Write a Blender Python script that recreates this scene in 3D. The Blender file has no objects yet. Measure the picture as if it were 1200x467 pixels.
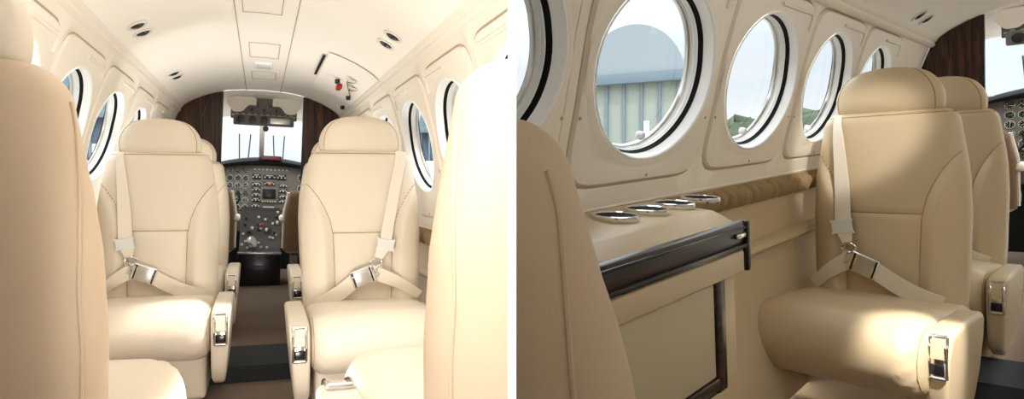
import bpy, bmesh, math, random
from mathutils import Vector, Matrix
random.seed(4)
PI = math.pi
scene = bpy.context.scene
C = scene.collection

# ------------------------------------------------------------------ frames
EYE = 0.84                                   # eye height over the cabin floor
O = Vector((0, 0, EYE))

class Frame:
    """A cabin: t = across (right +), s = along the aisle (forward +), z = up from the cabin floor."""
    def __init__(self, yaw, pitch, roll, eye):
        a = Vector((math.sin(yaw) * math.cos(pitch), math.cos(yaw) * math.cos(pitch), math.sin(pitch)))
        r = a.cross(Vector((0, 0, 1))).normalized()
        u = r.cross(a)
        c, s = math.cos(roll), math.sin(roll)
        self.r, self.a, self.u = c * r - s * u, a, s * r + c * u
        self.o = O - self.u * eye
    def p(self, t, s, z):
        return self.o + self.r * t + self.a * s + self.u * z
    def mat(self, t, s, z, turn=0.0):
        m = Matrix((self.r, self.a, self.u)).transposed().to_4x4() @ Matrix.Rotation(turn, 4, 'Z')
        m.translation = self.p(t, s, z)
        return m

FA = Frame(math.atan2(-195, 750), 0.0, 0.0355, EYE)       # shell of the bright cabin, seen down its aisle
FS = Frame(math.atan2(-195, 750), 0.0, 0.0, EYE)          # level frame for its seats and floor
FB = Frame(math.atan2(785, 750), math.radians(4.37), 0.0, 0.87)   # shadier cabin, seen towards its windows
DIV_A, DIV_B = 95 / 750.0, 105 / 750.0                    # the two faces of the added divider: x = k*y

# ------------------------------------------------------------------ materials
def srgb(r, g, b):
    f = lambda c: c / 12.92 if c <= 0.04045 else ((c + 0.055) / 1.055) ** 2.4
    return (f(r / 255), f(g / 255), f(b / 255), 1)

def mat(name, col, rough=0.5, metal=0.0, bump=0.0, scale=200.0, var=0.0, spec=0.5, detail=2.0, stretch=None):
    m = bpy.data.materials.new(name)
    m.use_nodes = True
    nt = m.node_tree
    b = nt.nodes['Principled BSDF']
    b.inputs['Base Color'].default_value = col
    b.inputs['Roughness'].default_value = rough
    b.inputs['Metallic'].default_value = metal
    b.inputs['Specular IOR Level'].default_value = spec
    if bump or var:
        tc = nt.nodes.new('ShaderNodeTexCoord')
        nz = nt.nodes.new('ShaderNodeTexNoise')
        nz.inputs['Scale'].default_value = scale
        nz.inputs['Detail'].default_value = detail
        if stretch:
            mp = nt.nodes.new('ShaderNodeMapping')
            mp.inputs['Scale'].default_value = stretch
            nt.links.new(tc.outputs['Object'], mp.inputs[0])
            nt.links.new(mp.outputs[0], nz.inputs[0])
        else:
            nt.links.new(tc.outputs['Object'], nz.inputs[0])
        if bump:
            bp = nt.nodes.new('ShaderNodeBump')
            bp.inputs['Strength'].default_value = bump
            bp.inputs['Distance'].default_value = 0.002
            nt.links.new(nz.outputs[0], bp.inputs['Height'])
            nt.links.new(bp.outputs[0], b.inputs['Normal'])
        if var:
            mx = nt.nodes.new('ShaderNodeMix')
            mx.data_type = 'RGBA'
            k = 1 - var
            mx.inputs[6].default_value = (col[0] * k, col[1] * k, col[2] * k, 1)
            mx.inputs[7].default_value = (min(1, col[0] * (1 + var)), min(1, col[1] * (1 + var)), min(1, col[2] * (1 + var)), 1)
            nt.links.new(nz.outputs[0], mx.inputs[0])
            nt.links.new(mx.outputs[2], b.inputs['Base Color'])
    return m

def wood_mat(name, c0, c1, vert, scale=1.0):
    m = bpy.data.materials.new(name)
    m.use_nodes = True
    nt = m.node_tree
    b = nt.nodes['Principled BSDF']
    b.inputs['Roughness'].default_value = 0.3
    b.inputs['Coat Weight'].default_value = 0.08
    b.inputs['Specular IOR Level'].default_value = 0.35
    b.inputs['Coat Roughness'].default_value = 0.06
    tc = nt.nodes.new('ShaderNodeTexCoord')
    mp = nt.nodes.new('ShaderNodeMapping')
    mp.inputs['Scale'].default_value = tuple(scale * v for v in vert)
    nz = nt.nodes.new('ShaderNodeTexNoise')
    nz.inputs['Scale'].default_value = 1.0
    nz.inputs['Detail'].default_value = 5
    nz.inputs['Distortion'].default_value = 0.4
    rp = nt.nodes.new('ShaderNodeValToRGB')
    rp.color_ramp.elements[0].position = 0.38
    rp.color_ramp.elements[0].color = c0
    rp.color_ramp.elements[1].position = 0.68
    rp.color_ramp.elements[1].color = c1
    nt.links.new(tc.outputs['Object'], mp.inputs[0])
    nt.links.new(mp.outputs[0], nz.inputs[0])
    nt.links.new(nz.outputs[0], rp.inputs[0])
    nt.links.new(rp.outputs[0], b.inputs['Base Color'])
    return m

M = {}
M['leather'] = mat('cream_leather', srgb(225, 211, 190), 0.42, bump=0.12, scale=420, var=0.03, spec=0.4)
M['tan'] = mat('shaded_cream_leather', srgb(205, 184, 150), 0.40, bump=0.12, scale=420, var=0.03, spec=0.4)  # the cream leather again, darkened in colour for the dimmer cabin
M['seam'] = mat('tan_seam', srgb(158, 124, 78), 0.6)
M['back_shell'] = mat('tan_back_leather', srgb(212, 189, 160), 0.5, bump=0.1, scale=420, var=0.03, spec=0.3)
M['brown'] = mat('brown_leather', srgb(120, 92, 62), 0.5, bump=0.1, scale=400)
M['belt'] = mat('cream_webbing', srgb(236, 224, 206), 0.7, bump=0.25, scale=900, spec=0.2)
M['chrome'] = mat('chrome', (0.82, 0.82, 0.83, 1), 0.12, 1.0)
M['steel'] = mat('brushed_steel', (0.66, 0.65, 0.63, 1), 0.32, 1.0, bump=0.15, scale=150, stretch=(1, 12, 1))
M['silver'] = mat('silver_plate', srgb(226, 226, 222), 0.35, bump=0.4, scale=260, spec=0.5)
M['black'] = mat('black_plastic', (0.012, 0.012, 0.013, 1), 0.25)
M['rubber'] = mat('black_rubber', (0.008, 0.008, 0.008, 1), 0.7, spec=0.1)
M['plastic'] = mat('ivory_plastic', srgb(242, 233, 218), 0.42, bump=0.05, scale=60, spec=0.4)
M['headliner'] = mat('ivory_headliner', srgb(250, 244, 234), 0.65, bump=0.06, scale=250, spec=0.25)
M['groove'] = mat('groove_shadow_line', srgb(186, 166, 140), 0.7)
M['white'] = mat('white_trim', (0.93, 0.93, 0.92, 1), 0.35)
M['divider'] = mat('white_border_paint', (0.95, 0.95, 0.95, 1), 0.6, bump=0.03, scale=80)
M['fabric'] = mat('ruched_tan_fabric', srgb(158, 134, 98), 0.75, bump=0.2, scale=500, spec=0.2)
M['carpet'] = mat('brown_carpet', srgb(122, 106, 92), 0.95, bump=1.0, scale=340, var=0.35, spec=0.1, detail=4)
M['tread'] = mat('charcoal_carpet', srgb(52, 54, 56), 0.95, bump=1.0, scale=300, var=0.3, spec=0.1, detail=4)
M['panelgrey'] = mat('cockpit_grey', srgb(112, 104, 98), 0.5, bump=0.05, scale=120)
M['pedestal'] = mat('dark_console', srgb(58, 54, 52), 0.4)
M['dial'] = mat('dial_white', srgb(205, 208, 196), 0.4)
M['dialgreen'] = mat('dial_green', srgb(120, 150, 110), 0.4)
M['red'] = mat('red_plastic', srgb(165, 30, 26), 0.4)
M['darkred'] = mat('dark_red_label', srgb(96, 26, 34), 0.5)
M['orange'] = mat('orange_lamp_cover', srgb(226, 88, 40), 0.4)
M['blue'] = mat('blue_label', srgb(90, 110, 160), 0.4)
M['cabpanel'] = mat('grey_beige_panel', srgb(196, 182, 152), 0.6, bump=0.05, scale=100, spec=0.25)
M['wood_v'] = wood_mat('dark_striped_veneer', srgb(26, 14, 10), srgb(94, 56, 40), (60, 60, 1.5))
M['wood_h'] = wood_mat('dark_gloss_veneer', srgb(16, 9, 7), srgb(64, 40, 27), (40, 2, 60))
M['grey_building'] = mat('pale_green_cladding', srgb(140, 146, 136), 0.8)
M['blue_roof'] = mat('blue_grey_roof', srgb(134, 143, 148), 0.7)
M['trees'] = mat('tree_green', srgb(58, 70, 46), 0.9, var=0.4, scale=2.0)
M['apron'] = mat('concrete_apron', srgb(170, 168, 160), 0.9, var=0.1, scale=0.8)
M['roof_dark'] = mat('dark_hangar_edge', srgb(100, 116, 126), 0.7)
M['dark_wall'] = mat('dark_blue_cladding', srgb(62, 74, 92), 0.7)
g = bpy.data.materials.new('window_glass')
g.use_nodes = True
nt = g.node_tree
nt.nodes.clear()
out = nt.nodes.new('ShaderNodeOutputMaterial')
mx = nt.nodes.new('ShaderNodeMixShader')
tr = nt.nodes.new('ShaderNodeBsdfTransparent')
tr.inputs[0].default_value = (0.80, 0.83, 0.85, 1)
gl = nt.nodes.new('ShaderNodeBsdfGlossy')
gl.inputs['Roughness'].default_value = 0.03
mx.inputs[0].default_value = 0.05
nt.links.new(tr.outputs[0], mx.inputs[1])
nt.links.new(gl.outputs[0], mx.inputs[2])
nt.links.new(mx.outputs[0], out.inputs[0])
M['glass'] = g
g2 = g.copy()
g2.name = 'windscreen_glass'
for n_ in g2.node_tree.nodes:
    if n_.type == 'BSDF_TRANSPARENT': n_.inputs[0].default_value = (.99, .99, .99, 1)
M['clear'] = g2

# ------------------------------------------------------------------ mesh helpers
class MB:
    def __init__(self):
        self.v, self.f = [], []
    def add(self, vs, fs, fn=None):
        b = len(self.v)
        self.v += [Vector(fn(*q)) if fn else Vector(q) for q in vs]
        self.f += [tuple(b + i for i in q) for q in fs]
        return self
    def loft(self, rings, cap0=True, cap1=True, closed=True):
        n = len(rings[0])
        vs = [q for r in rings for q in r]
        fs = []
        for i in range(len(rings) - 1):
            for j in range(n if closed else n - 1):
                k = (j + 1) % n
                fs.append((i * n + j, i * n + k, (i + 1) * n + k, (i + 1) * n + j))
        if cap0: fs.append(tuple(range(n))[::-1])
        if cap1: fs.append(tuple((len(rings) - 1) * n + j for j in range(n)))
        return self.add(vs, fs)
    def rbox(self, c, size, r=0.005, seg=2, m=None):
        bm = bmesh.new()
        bmesh.ops.create_cube(bm, size=1)
        for v in bm.verts:
            v.co = Vector((v.co.x * size[0], v.co.y * size[1], v.co.z * size[2]))
        r = min(r, 0.49 * min(size))
        if r > 0:
            bmesh.ops.bevel(bm, geom=bm.edges[:], offset=r, segments=seg, profile=0.5, affect='EDGES')
        mm = Matrix.Translation(Vector(c)) @ (m if m else Matrix.Identity(4))
        bm.verts.index_update()
        self.add([mm @ v.co for v in bm.verts], [tuple(v.index for v in f.verts) for f in bm.faces])
        bm.free()
        return self
    def prism(self, poly, d0, d1, axis='y'):
        """poly of 2-D points, pushed along an axis: y (x,z outline) or x (y,z outline)."""
        f = (lambda a, b, d: (a, d, b)) if axis == 'y' else ((lambda a, b, d: (d, a, b)) if axis == 'x' else (lambda a, b, d: (a, b, d)))
        return self.loft([[f(a, b, d0) for a, b in poly], [f(a, b, d1) for a, b in poly]])
    def tube(self, pts, r, n=8, cap=True):
        pts = [Vector(p) for p in pts]
        rings = []
        up = Vector((0.13, 0.21, 0.97))
        for i, p in enumerate(pts):
            d = (pts[min(i + 1, len(pts) - 1)] - pts[max(i - 1, 0)]).normalized()
            x = d.cross(up)
            if x.length < 1e-3: x = d.cross(Vector((1, 0, 0)))
            x.normalize()
            y = d.cross(x)
            rr = r[i] if isinstance(r, (list, tuple)) else r
            rings.append([p + rr * (math.cos(2 * PI * k / n) * x + math.sin(2 * PI * k / n) * y) for k in range(n)])
        return self.loft(rings, cap, cap)
    def lathe(self, c, prof, axis=Vector((0, 0, 1)), n=24, cap0=True, cap1=True, ex=1.0):
        axis = Vector(axis).normalized()
        x = axis.orthogonal().normalized()
        y = axis.cross(x)
        c = Vector(c)
        return self.loft([[c + axis * h + r * (math.cos(2 * PI * k / n) * x * ex + math.sin(2 * PI * k / n) * y) for k in range(n)] for r, h in prof], cap0, cap1)
    def ribbon(self, pts, wdir, width, th):
        """flat strap: centre line, direction(s) across, width(s), thickness"""
        pts = [Vector(p) for p in pts]
        rings = []
        for i, p in enumerate(pts):
            d = (pts[min(i + 1, len(pts) - 1)] - pts[max(i - 1, 0)]).normalized()
            w = Vector(wdir[i] if isinstance(wdir, list) else wdir)
            w = (w - d * w.dot(d)).normalized()
            nn = d.cross(w)
            hw = (width[i] if isinstance(width, list) else width) / 2
            e = th * 0.5
            rings.append([p + w * hw, p + w * (hw - e) + nn * e, p - w * (hw - e) + nn * e, p - w * hw, p - w * (hw - e) - nn * e, p + w * (hw - e) - nn * e])
        return self.loft(rings)

def obj(name, mb, m, parent=None, sharp=40, cut=None, world=None):
    me = bpy.data.meshes.new(name)
    me.from_pydata([tuple(v) for v in mb.v], [], mb.f)
    bm = bmesh.new()
    bm.from_mesh(me)
    bmesh.ops.recalc_face_normals(bm, faces=bm.faces[:])
    if cut:
        k, side = cut[:2]
        pm = parent_world(parent) if parent else Matrix.Identity(4)
        inv = pm.inverted()
        no = (pm.to_3x3().inverted() @ Vector((1, -k, 0)).normalized()) if parent else Vector((1, -k, 0)).normalized()
        co = inv @ O
        ret = bmesh.ops.bisect_plane(bm, geom=bm.verts[:] + bm.edges[:] + bm.faces[:], plane_co=co, plane_no=no,
                                     clear_outer=(side == 'A'), clear_inner=(side == 'B'))
        ed = [e for e in ret['geom_cut'] if isinstance(e, bmesh.types.BMEdge)]
        if ed and cut[2:] != (0,):
            bmesh.ops.holes_fill(bm, edges=ed)
    bm.to_mesh(me)
    bm.free()
    for p in me.polygons: p.use_smooth = True
    me.set_sharp_from_angle(angle=math.radians(sharp))
    me.materials.append(m)
    o = bpy.data.objects.new(name, me)
    C.objects.link(o)
    if parent: o.parent = parent
    return o

def parent_world(p):
    m = Matrix.Identity(4)
    while p is not None:
        m = p.matrix_basis @ m
        p = p.parent
    return m

def thing(name, label, cat, m, group=None):
    o = bpy.data.objects.new(name, None)
    o.empty_display_size = 0.1
    C.objects.link(o)
    o.matrix_basis = m
    o['label'], o['category'] = label, cat
    if group: o['group'] = group
    return o

def struct(name, mb, m, parent=None, sharp=40, cut=None):
    o = obj(name, mb, m, parent, sharp, cut)
    if parent is None: o['kind'] = 'structure'
    return o

def interp(tab, x):
    if x <= tab[0][0]: return tab[0][1]
    for (a, b), (c, d) in zip(tab, tab[1:]):
        if x <= c:
            k = (x - a) / (c - a)
            return b + (d - b) * k
    return tab[-1][1]

def sm(x):
    x = max(0.0, min(1.0, x))
    return x * x * (3 - 2 * x)

# ------------------------------------------------------------------ passenger seat
XS = [(.36, .114), (.50, .117), (.64, .123), (.70, .136), (.745, .155), (.79, .181), (.825, .207), (.845, .226), (.862, .26), (.9, .32)]
WZ = [(.30, .238), (.45, .246), (.646, .251), (.76, .246), (.82, .238), (.87, .229), (.93, .219), (1.0, .212)]
def seat(label, group, fr, t, s, z=0.0, turn=0.0, fwd=False, mir=1, sx=1.0, sy=1.0, sz=1.0, rec=0.07, belts=True, arm=True,
         head=True, both_arms=False, cut=None, cushion_len=0.50, belt_w=None, cz_dz=0.0, cw=.242, cx=0.0, arm_len=1.0, belt_x=None, lm='leather', arm_dz=0.0, base_d=.34, arm_dx=0.0, latch_top=False):
    root = thing('passenger_seat', label, 'seat', fr.mat(t, s, z, turn + (PI if fwd else 0)), group)
    Z1 = .985
    def fn(v):                                       # local metres -> scaled, mirrored
        return Vector((v[0] * sx * mir, v[1] * sy, v[2] * sz))
    def O_(name, mb, m, parent=root, sharp=40):
        mb.v = [fn(v) for v in mb.v]
        o = obj(name, mb, m, parent, sharp, cut)
        return o
    def wz(zz):
        w = interp(WZ, zz)
        r = .05
        if zz > Z1 - r:
            q = (zz - (Z1 - r)) / r
            w = w - r * .9 + r * .9 * math.sqrt(max(0, 1 - q * q))
        return w
    def lean(zz): return rec * (zz - .42)
    def yfront(x, zz):
        w = wz(zz)
        u = min(1, abs(x) / w)
        k = 1.0
        if zz > Z1 - .04: k = .55 + .45 * math.sqrt(max(0, 1 - ((zz - (Z1 - .04)) / .04) ** 2))
        xs = interp(XS, zz)
        rel = 0.0
        ax = abs(x)
        if ax > xs: rel = .022 * sm((ax - xs) / .045) + .0
        else: rel = .010 * (1 - (ax / xs) ** 2) * (1 if zz > .3 else 0)
        rel -= .005 * math.exp(-((ax - xs) / .006) ** 2)
        if ax < xs: rel -= .006 * math.exp(-((zz - .646) / .007) ** 2)
        return (-.062 * k - rel * (1 - u ** 6)) * (1 - u ** 7) ** .45 + lean(zz)
    rows = [.30 + (Z1 - .04 - .30) * i / 52 for i in range(53)] + [Z1 - .04 + .04 * math.sin(PI / 2 * i / 7) for i in range(1, 8)]
    NF, NB = 84, 30
    rings = []
    for zz in rows:
        w = wz(zz)
        k = 1.0
        if zz > Z1 - .04: k = .55 + .45 * math.sqrt(max(0, 1 - ((zz - (Z1 - .04)) / .04) ** 2))
        r_ = []
        for i in range(NF):
            u = -math.cos(PI * i / (NF - 1)) * .6 + (-1 + 2 * i / (NF - 1)) * .4
            r_.append((w * u, yfront(w * u, zz), zz))
        for i in range(1, NB - 1):
            u = math.cos(PI * i / (NB - 1))
            r_.append((w * u, .078 * k * (1 - abs(u) ** 5) ** .42 + lean(zz), zz))
        rings.append(r_)
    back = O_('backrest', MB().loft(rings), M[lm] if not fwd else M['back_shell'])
    if not fwd:
        for sg in (-1, 1):
            O_('seam', MB().tube([(sg * interp(XS, zz), yfront(interp(XS, zz), zz) - .0006, zz) for zz in [.36 + .5 * i / 70 for i in range(69)] if interp(XS, zz) < wz(zz) * .985], .0016, 6), M['seam'], back)
        xs = interp(XS, .646)
        O_('seam', MB().tube([(xs * q / 20, yfront(xs * q / 20, .646) - .0006, .646) for q in range(-20, 21)], .0016, 6), M['seam'], back)
        mb = MB()
        mb.tube([(-.205 + .41 * q / 20, yfront(-.205 + .41 * q / 20, .972) - .0004, .972) for q in range(21)], .0016, 6)
        O_('piping', mb, M['seam'], back)
    else:
        pf = lambda q: .93 + .068 * sm((q - .70) / .22)
        for sg in (-1, 1):
            O_('piping', MB().tube([(sg * wz(zz) * pf(zz), .078 * (1 - pf(zz) ** 5) ** .42 + lean(zz) + .0006, zz) for zz in [.32 + .62 * i / 40 for i in range(41)]], .0025, 6), M['back_shell'], back)
    if head:
        HW = [(0, .158), (.005, .167), (.014, .172), (.04, .1735), (.06, .172), (.085, .163), (.105, .150), (.12, .136), (.132, .120), (.142, .098), (.150, .066), (.153, .03)]
        z0 = Z1 - .008
        rows = [0, .003, .008, .014, .022] + [.03 + .1 * i / 14 for i in range(15)] + [.136, .142, .147, .1505, .153]
        rings = []
        yc = lean(1.05) - .006
        for h in rows:
            w = interp(HW, h)
            q = abs(h - .07) / .083
            k = max(.12, (1 - min(1, q) ** 3.2)) ** .5
            r_ = []
            for i in range(56):
                a = 2 * PI * i / 56
                ca, sa = math.cos(a), math.sin(a)
                e = .55
                r_.append((w * math.copysign(abs(ca) ** e, ca), yc + .068 * k * math.copysign(abs(sa) ** .8, sa), z0 + h))
            rings.append(r_)
        hd = O_('headrest', MB().loft(rings), M[lm])
        if not fwd:
            for sg in (-1, 1):
                pts = []
                for h in [.006 + .135 * i / 20 for i in range(21)]:
                    w = interp(HW, h)
                    q = abs(h - .07) / .083
                    k = max(.12, (1 - min(1, q) ** 3.2)) ** .5
                    x = w * .9
                    sa = (1 - (.9 ** (1 / .55)) ** 2) ** .5
                    pts.append((sg * x, yc - .068 * k * sa ** .8 - .0004, z0 + h))
                O_('headrest_seam', MB().tube(pts, .0013, 6), M['seam'], hd)
        mb = MB()
        mb.rbox((0, yc + .005, Z1 - .006), (.30, .06, .03), .006)
        O_('headrest_gap', mb, M['seam'], hd)
    # cushion: side outline swept across
    L = cushion_len
    zt, zb = .394 + cz_dz, .172
    rc = (zt - zb) / 2
    prof = [(.02, .25), (.02, zt - .037)]
    for i in range(7): prof.append((-.02 - (L - .17) * i / 6, zt - .025 + .022 * sm(i / 5)))
    for i in range(1, 20):
        a = PI / 2 + PI * i / 20
        prof.append((-(L - .125) + .125 * math.cos(a), (zt + zb) / 2 + rc * math.sin(a)))
    prof += [(-(L - .14), zb), (-.2, .215)]
    cy, cz = -(L * .5), .285
    hwc = cw
    rings = []
    n = 40
    for i in range(n + 1):
        q = -1 + 2 * i / n
        q = math.copysign(1 - (1 - abs(q)) ** 1.7, q)
        x = hwc * q
        d = max(0, abs(x) - (hwc - .075)) / .075
        sh = .072 * (1 - math.sqrt(max(0, 1 - d * d)))
        r_ = []
        for j, (y, zz) in enumerate(prof):
            v = Vector((y - cy, zz - cz))
            wr = 0
            if .2 < d < 1.0: wr = .0045 * math.sin(j * 2.3 + i) * math.sin(PI * d)
            ln = v.length
            v = v * ((ln - sh * 1.05 + wr) / ln)
            r_.append((x + cx, v.x + cy, v.y + cz + .006 * (1 - q * q)))
        rings.append(r_)
    cu = O_('seat_cushion', MB().loft(rings), M[lm], sharp=60)
    for sg in (() if fwd else (-1, 1)):
        pts = []
        for j in range(8, 30):
            r_ = rings[n - 3] if sg > 0 else rings[3]
            if j < len(r_): pts.append(Vector(r_[j]) * 1.0)
        c0 = Vector((0, cy, cz))
        O_('cushion_seam', MB().tube([p + (p - Vector((p.x, cy, cz))).normalized() * .0003 for p in pts], .0012, 6), M['seam'], cu)
    # base
    mb = MB()
    mb.rbox((cx, -.02 - base_d / 2, .112), (2 * cw - .04, base_d, .20), .02, 3)
    mb.rbox((cx, -.02 - base_d * .46, .018), (2 * cw - .10, base_d * .88, .036), .008)
    O_('seat_base', mb, M[lm])
    # armrest(s)
    def armrest(sg):
        x0, x1 = .246 + arm_dx, .318 + arm_dx
        outl = [(-.425, .105), (-.452, .155), (-.474, .28), (-.478, .343), (-.470, .383), (-.45, .405), (-.415, .416), (-.30, .421), (-.05, .421), (-.02, .403), (-.01, .36), (-.02, .20), (-.06, .12), (-.15, .08), (-.36, .075)]
        a_ = arm_dz - .043
        outl = [(-.478 + (y + .478) * arm_len, zz + a_ * (1 if zz > .25 else 0)) for y, zz in outl]
        bm = bmesh.new()
        def inner(zz): return x1 - .016 * max(0, (.36 - zz)) / .3 * 1.6
        vs0 = [bm.verts.new((sg * x0, y, zz)) for y, zz in outl]
        vs1 = [bm.verts.new((sg * inner(zz), y, zz)) for y, zz in outl]
        bm.faces.new(vs0)
        bm.faces.new(vs1[::-1])
        for i in range(len(outl)):
            k = (i + 1) % len(outl)
            bm.faces.new((vs0[k], vs0[i], vs1[i], vs1[k]))
        bmesh.ops.recalc_face_normals(bm, faces=bm.faces[:])
        ed = [e for e in bm.edges if len(set(v in vs0 for v in e.verts)) == 1]
        bmesh.ops.bevel(bm, geom=ed, offset=.014, segments=4, profile=.5, affect='EDGES')
        bm.verts.index_update()
        mb = MB().add([v.co for v in bm.verts], [tuple(v.index for v in f.verts) for f in bm.faces])
        bm.free()
        ar = O_('armrest', mb, M[lm], sharp=50)
        xc = sg * (x0 + x1) / 2
        # chrome latch: a bent frame over the front top corner
        path = [(-.4800, .292 + a_), (-.4825, .338 + a_), (-.476, .376 + a_), (-.469, .391 + a_), (-.461, .402 + a_)]
        if latch_top: path = [(-.469, .391 + a_), (-.452, .409 + a_), (-.43, .4185 + a_), (-.40, .4235 + a_), (-.37, .4255 + a_)]
        mb = MB()
        for dx in (-.021, .021):
            mb.tube([(xc + dx, y - .001, zz) for y, zz in path], .0055, 8)
        for k in (0, 4):
            mb.tube([(xc - .021, path[k][0] - .001, path[k][1]), (xc + .021, path[k][0] - .001, path[k][1])], .0055, 8)
        mb.rbox((xc, -.4795, .318 + a_), (.050, .006, .056), .002)
        O_('latch_frame', mb, M['chrome'], ar)
        mb = MB()
        mb.ribbon([(xc, y - .001, zz) for y, zz in [(-.4825, .345 + a_), (-.476, .378 + a_), (-.464, .398 + a_)]], (1, 0, 0), .036, .004)
        O_('latch_pad', mb, M[lm], ar)
        mb = MB()
        mb.rbox((xc, -.4845, .316 + a_), (.032, .008, .030), .003)
        O_('latch_button', mb, M['black'], ar)
    if arm: armrest(1)
    if both_arms: armrest(-1)
    if belts:
        up = Vector((0, 0, 1))
        zs = [.982, .95, .90, .85, .80, .75, .70, .66, .62, .58, .545]
        pts, ws = [], []
        for i, zz in enumerate(zs):
            x = interp(belt_x or [(.53, -.098), (.60, -.118), (.98, -.148)], zz)
            if i == 0: bx0 = interp(belt_x or [(.60, -.118)], .598); bxe = interp(belt_x or [(.53, -.098)], .53)
            pts.append((x, min(yfront(x - .02, zz), yfront(x + .02, zz)) - .010 - .02 * sm((.75 - zz) / .2), zz))
            ws.append((belt_w if belt_w else interp([(.6, .056), (.75, .052), (.9, .038), (.98, .024)], zz)) )
        ws[-1] = .034
        sb = O_('shoulder_belt', MB().ribbon(pts, (1, 0, 0), ws, .003), M['belt'])
        a = Vector(pts[8]); 
        yb = a.y
        mb = MB()
        rt = Matrix.Rotation(math.radians(-8), 4, 'Y')
        hx, hz = .040, .025
        poly = [(-hx, hz), (-hx * .86, hz * .5), (-hx * .86, -hz * .5), (-hx, -hz), (0, -hz * .82), (hx, -hz), (hx * .86, -hz * .5), (hx * .86, hz * .5), (hx, hz), (0, hz * .82)]
        ca = Vector((bx0 - .002, yb - .006, .598))
        pp = [(rt @ Vector((q[0], 0, q[1]))) for q in poly]
        mb.loft([[ca + q + Vector((0, -.004, 0)) for q in pp], [ca + q + Vector((0, .003, 0)) for q in pp]])
        O_('belt_adjuster', mb, M['silver'], sb)
        # ring between the strap end and the buckle
        mb = MB()
        e = Vector(pts[-1])
        rc_ = e + Vector((.008, -.004, -.018))
        mb.tube([rc_ + Vector((.024 * math.cos(b), -.002 * math.sin(2 * b), .016 * math.sin(b))) for b in [2 * PI * i / 20 for i in range(21)]], .0036, 8)
        mb.rbox(rc_ + Vector((-.012, -.004, -.014)), (.022, .006, .016), .002)
        O_('belt_ring', mb, M['chrome'], sb)
        # lap belts and buckle
        bc = Vector((bxe + .055, e.y - .016, .474))
        ang = math.radians(20)
        bx, bz = Vector((math.cos(ang), 0, -math.sin(ang))), Vector((math.sin(ang), 0, math.cos(ang)))
        right_end = Vector((.19, -.085, .365))
        l0 = bc + bx * .03
        pr = [l0 + (right_end - l0) * k + Vector((0, -.012 * math.sin(PI * k), -.008 * math.sin(PI * k))) for k in [i / 8 for i in range(9)]]
        lb = O_('lap_belt', MB().ribbon(pr, [bz.lerp(Vector((.5, -.1, .86)), i / 8) for i in range(9)], .060, .003), M['belt'])
        l1 = bc - bx * .045 + Vector((0, .006, 0))
        left_end = Vector((-.232, -.07, .385))
        pl = [l1 + (left_end - l1) * k + Vector((0, -.008 * math.sin(PI * k), .008 * math.sin(PI * k))) for k in [i / 8 for i in range(9)]]
        O_('lap_belt', MB().ribbon(pl, [Vector((.35, 0, .94)).lerp(Vector((-.35, -.25, .9)), i / 8) for i in range(9)], [.054, .056, .055, .053, .050, .047, .044, .042, .040], .003), M['belt'])
        rm = Matrix((bx, Vector((0, 1, 0)), bz)).transposed().to_4x4()
        mb = MB()
        mb.rbox(bc, (.098, .018, .070), .006, 3, rm)
        mb.rbox(bc - bx * .054, (.022, .006, .042), .003, 2, rm)
        bk = O_('buckle', mb, M['chrome'], lb)
        mb = MB().rbox(bc + bx * .004 + Vector((0, -.0095, 0)), (.060, .006, .060), .002, 2, rm)
        O_('buckle_plate', mb, M['steel'], lb)
        for q in (-.034, .041): O_('buckle_slot', MB().rbox(bc + bx * q + Vector((0, -.0095, 0)), (.006, .005, .060), .001, 1, rm), M['black'], lb)
    return root

# ------------------------------------------------------------------ cabin shell
def tprof(zz):
    """half width of the side wall at height zz (over the floor)"""
    return interp([(0.0, .66), (.25, .735), (.55, .755), (.70, .745), (.82, .725), (.95, .69), (1.10, .655), (1.24, .612), (1.33, .578), (1.36, .565)], zz)
def wall_pt(side, s, zz, d=0.0):
    """point on the side wall, moved d into the cabin; side -1 left, +1 right"""
    e = .01
    dz = (tprof(zz + e) - tprof(zz - e)) / (2 * e)
    n = Vector((-1, 0, dz)).normalized()            # pointing inwards for the right side
    return Vector((side * (tprof(zz) + n.x * d), s, zz + n.z * d))

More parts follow.
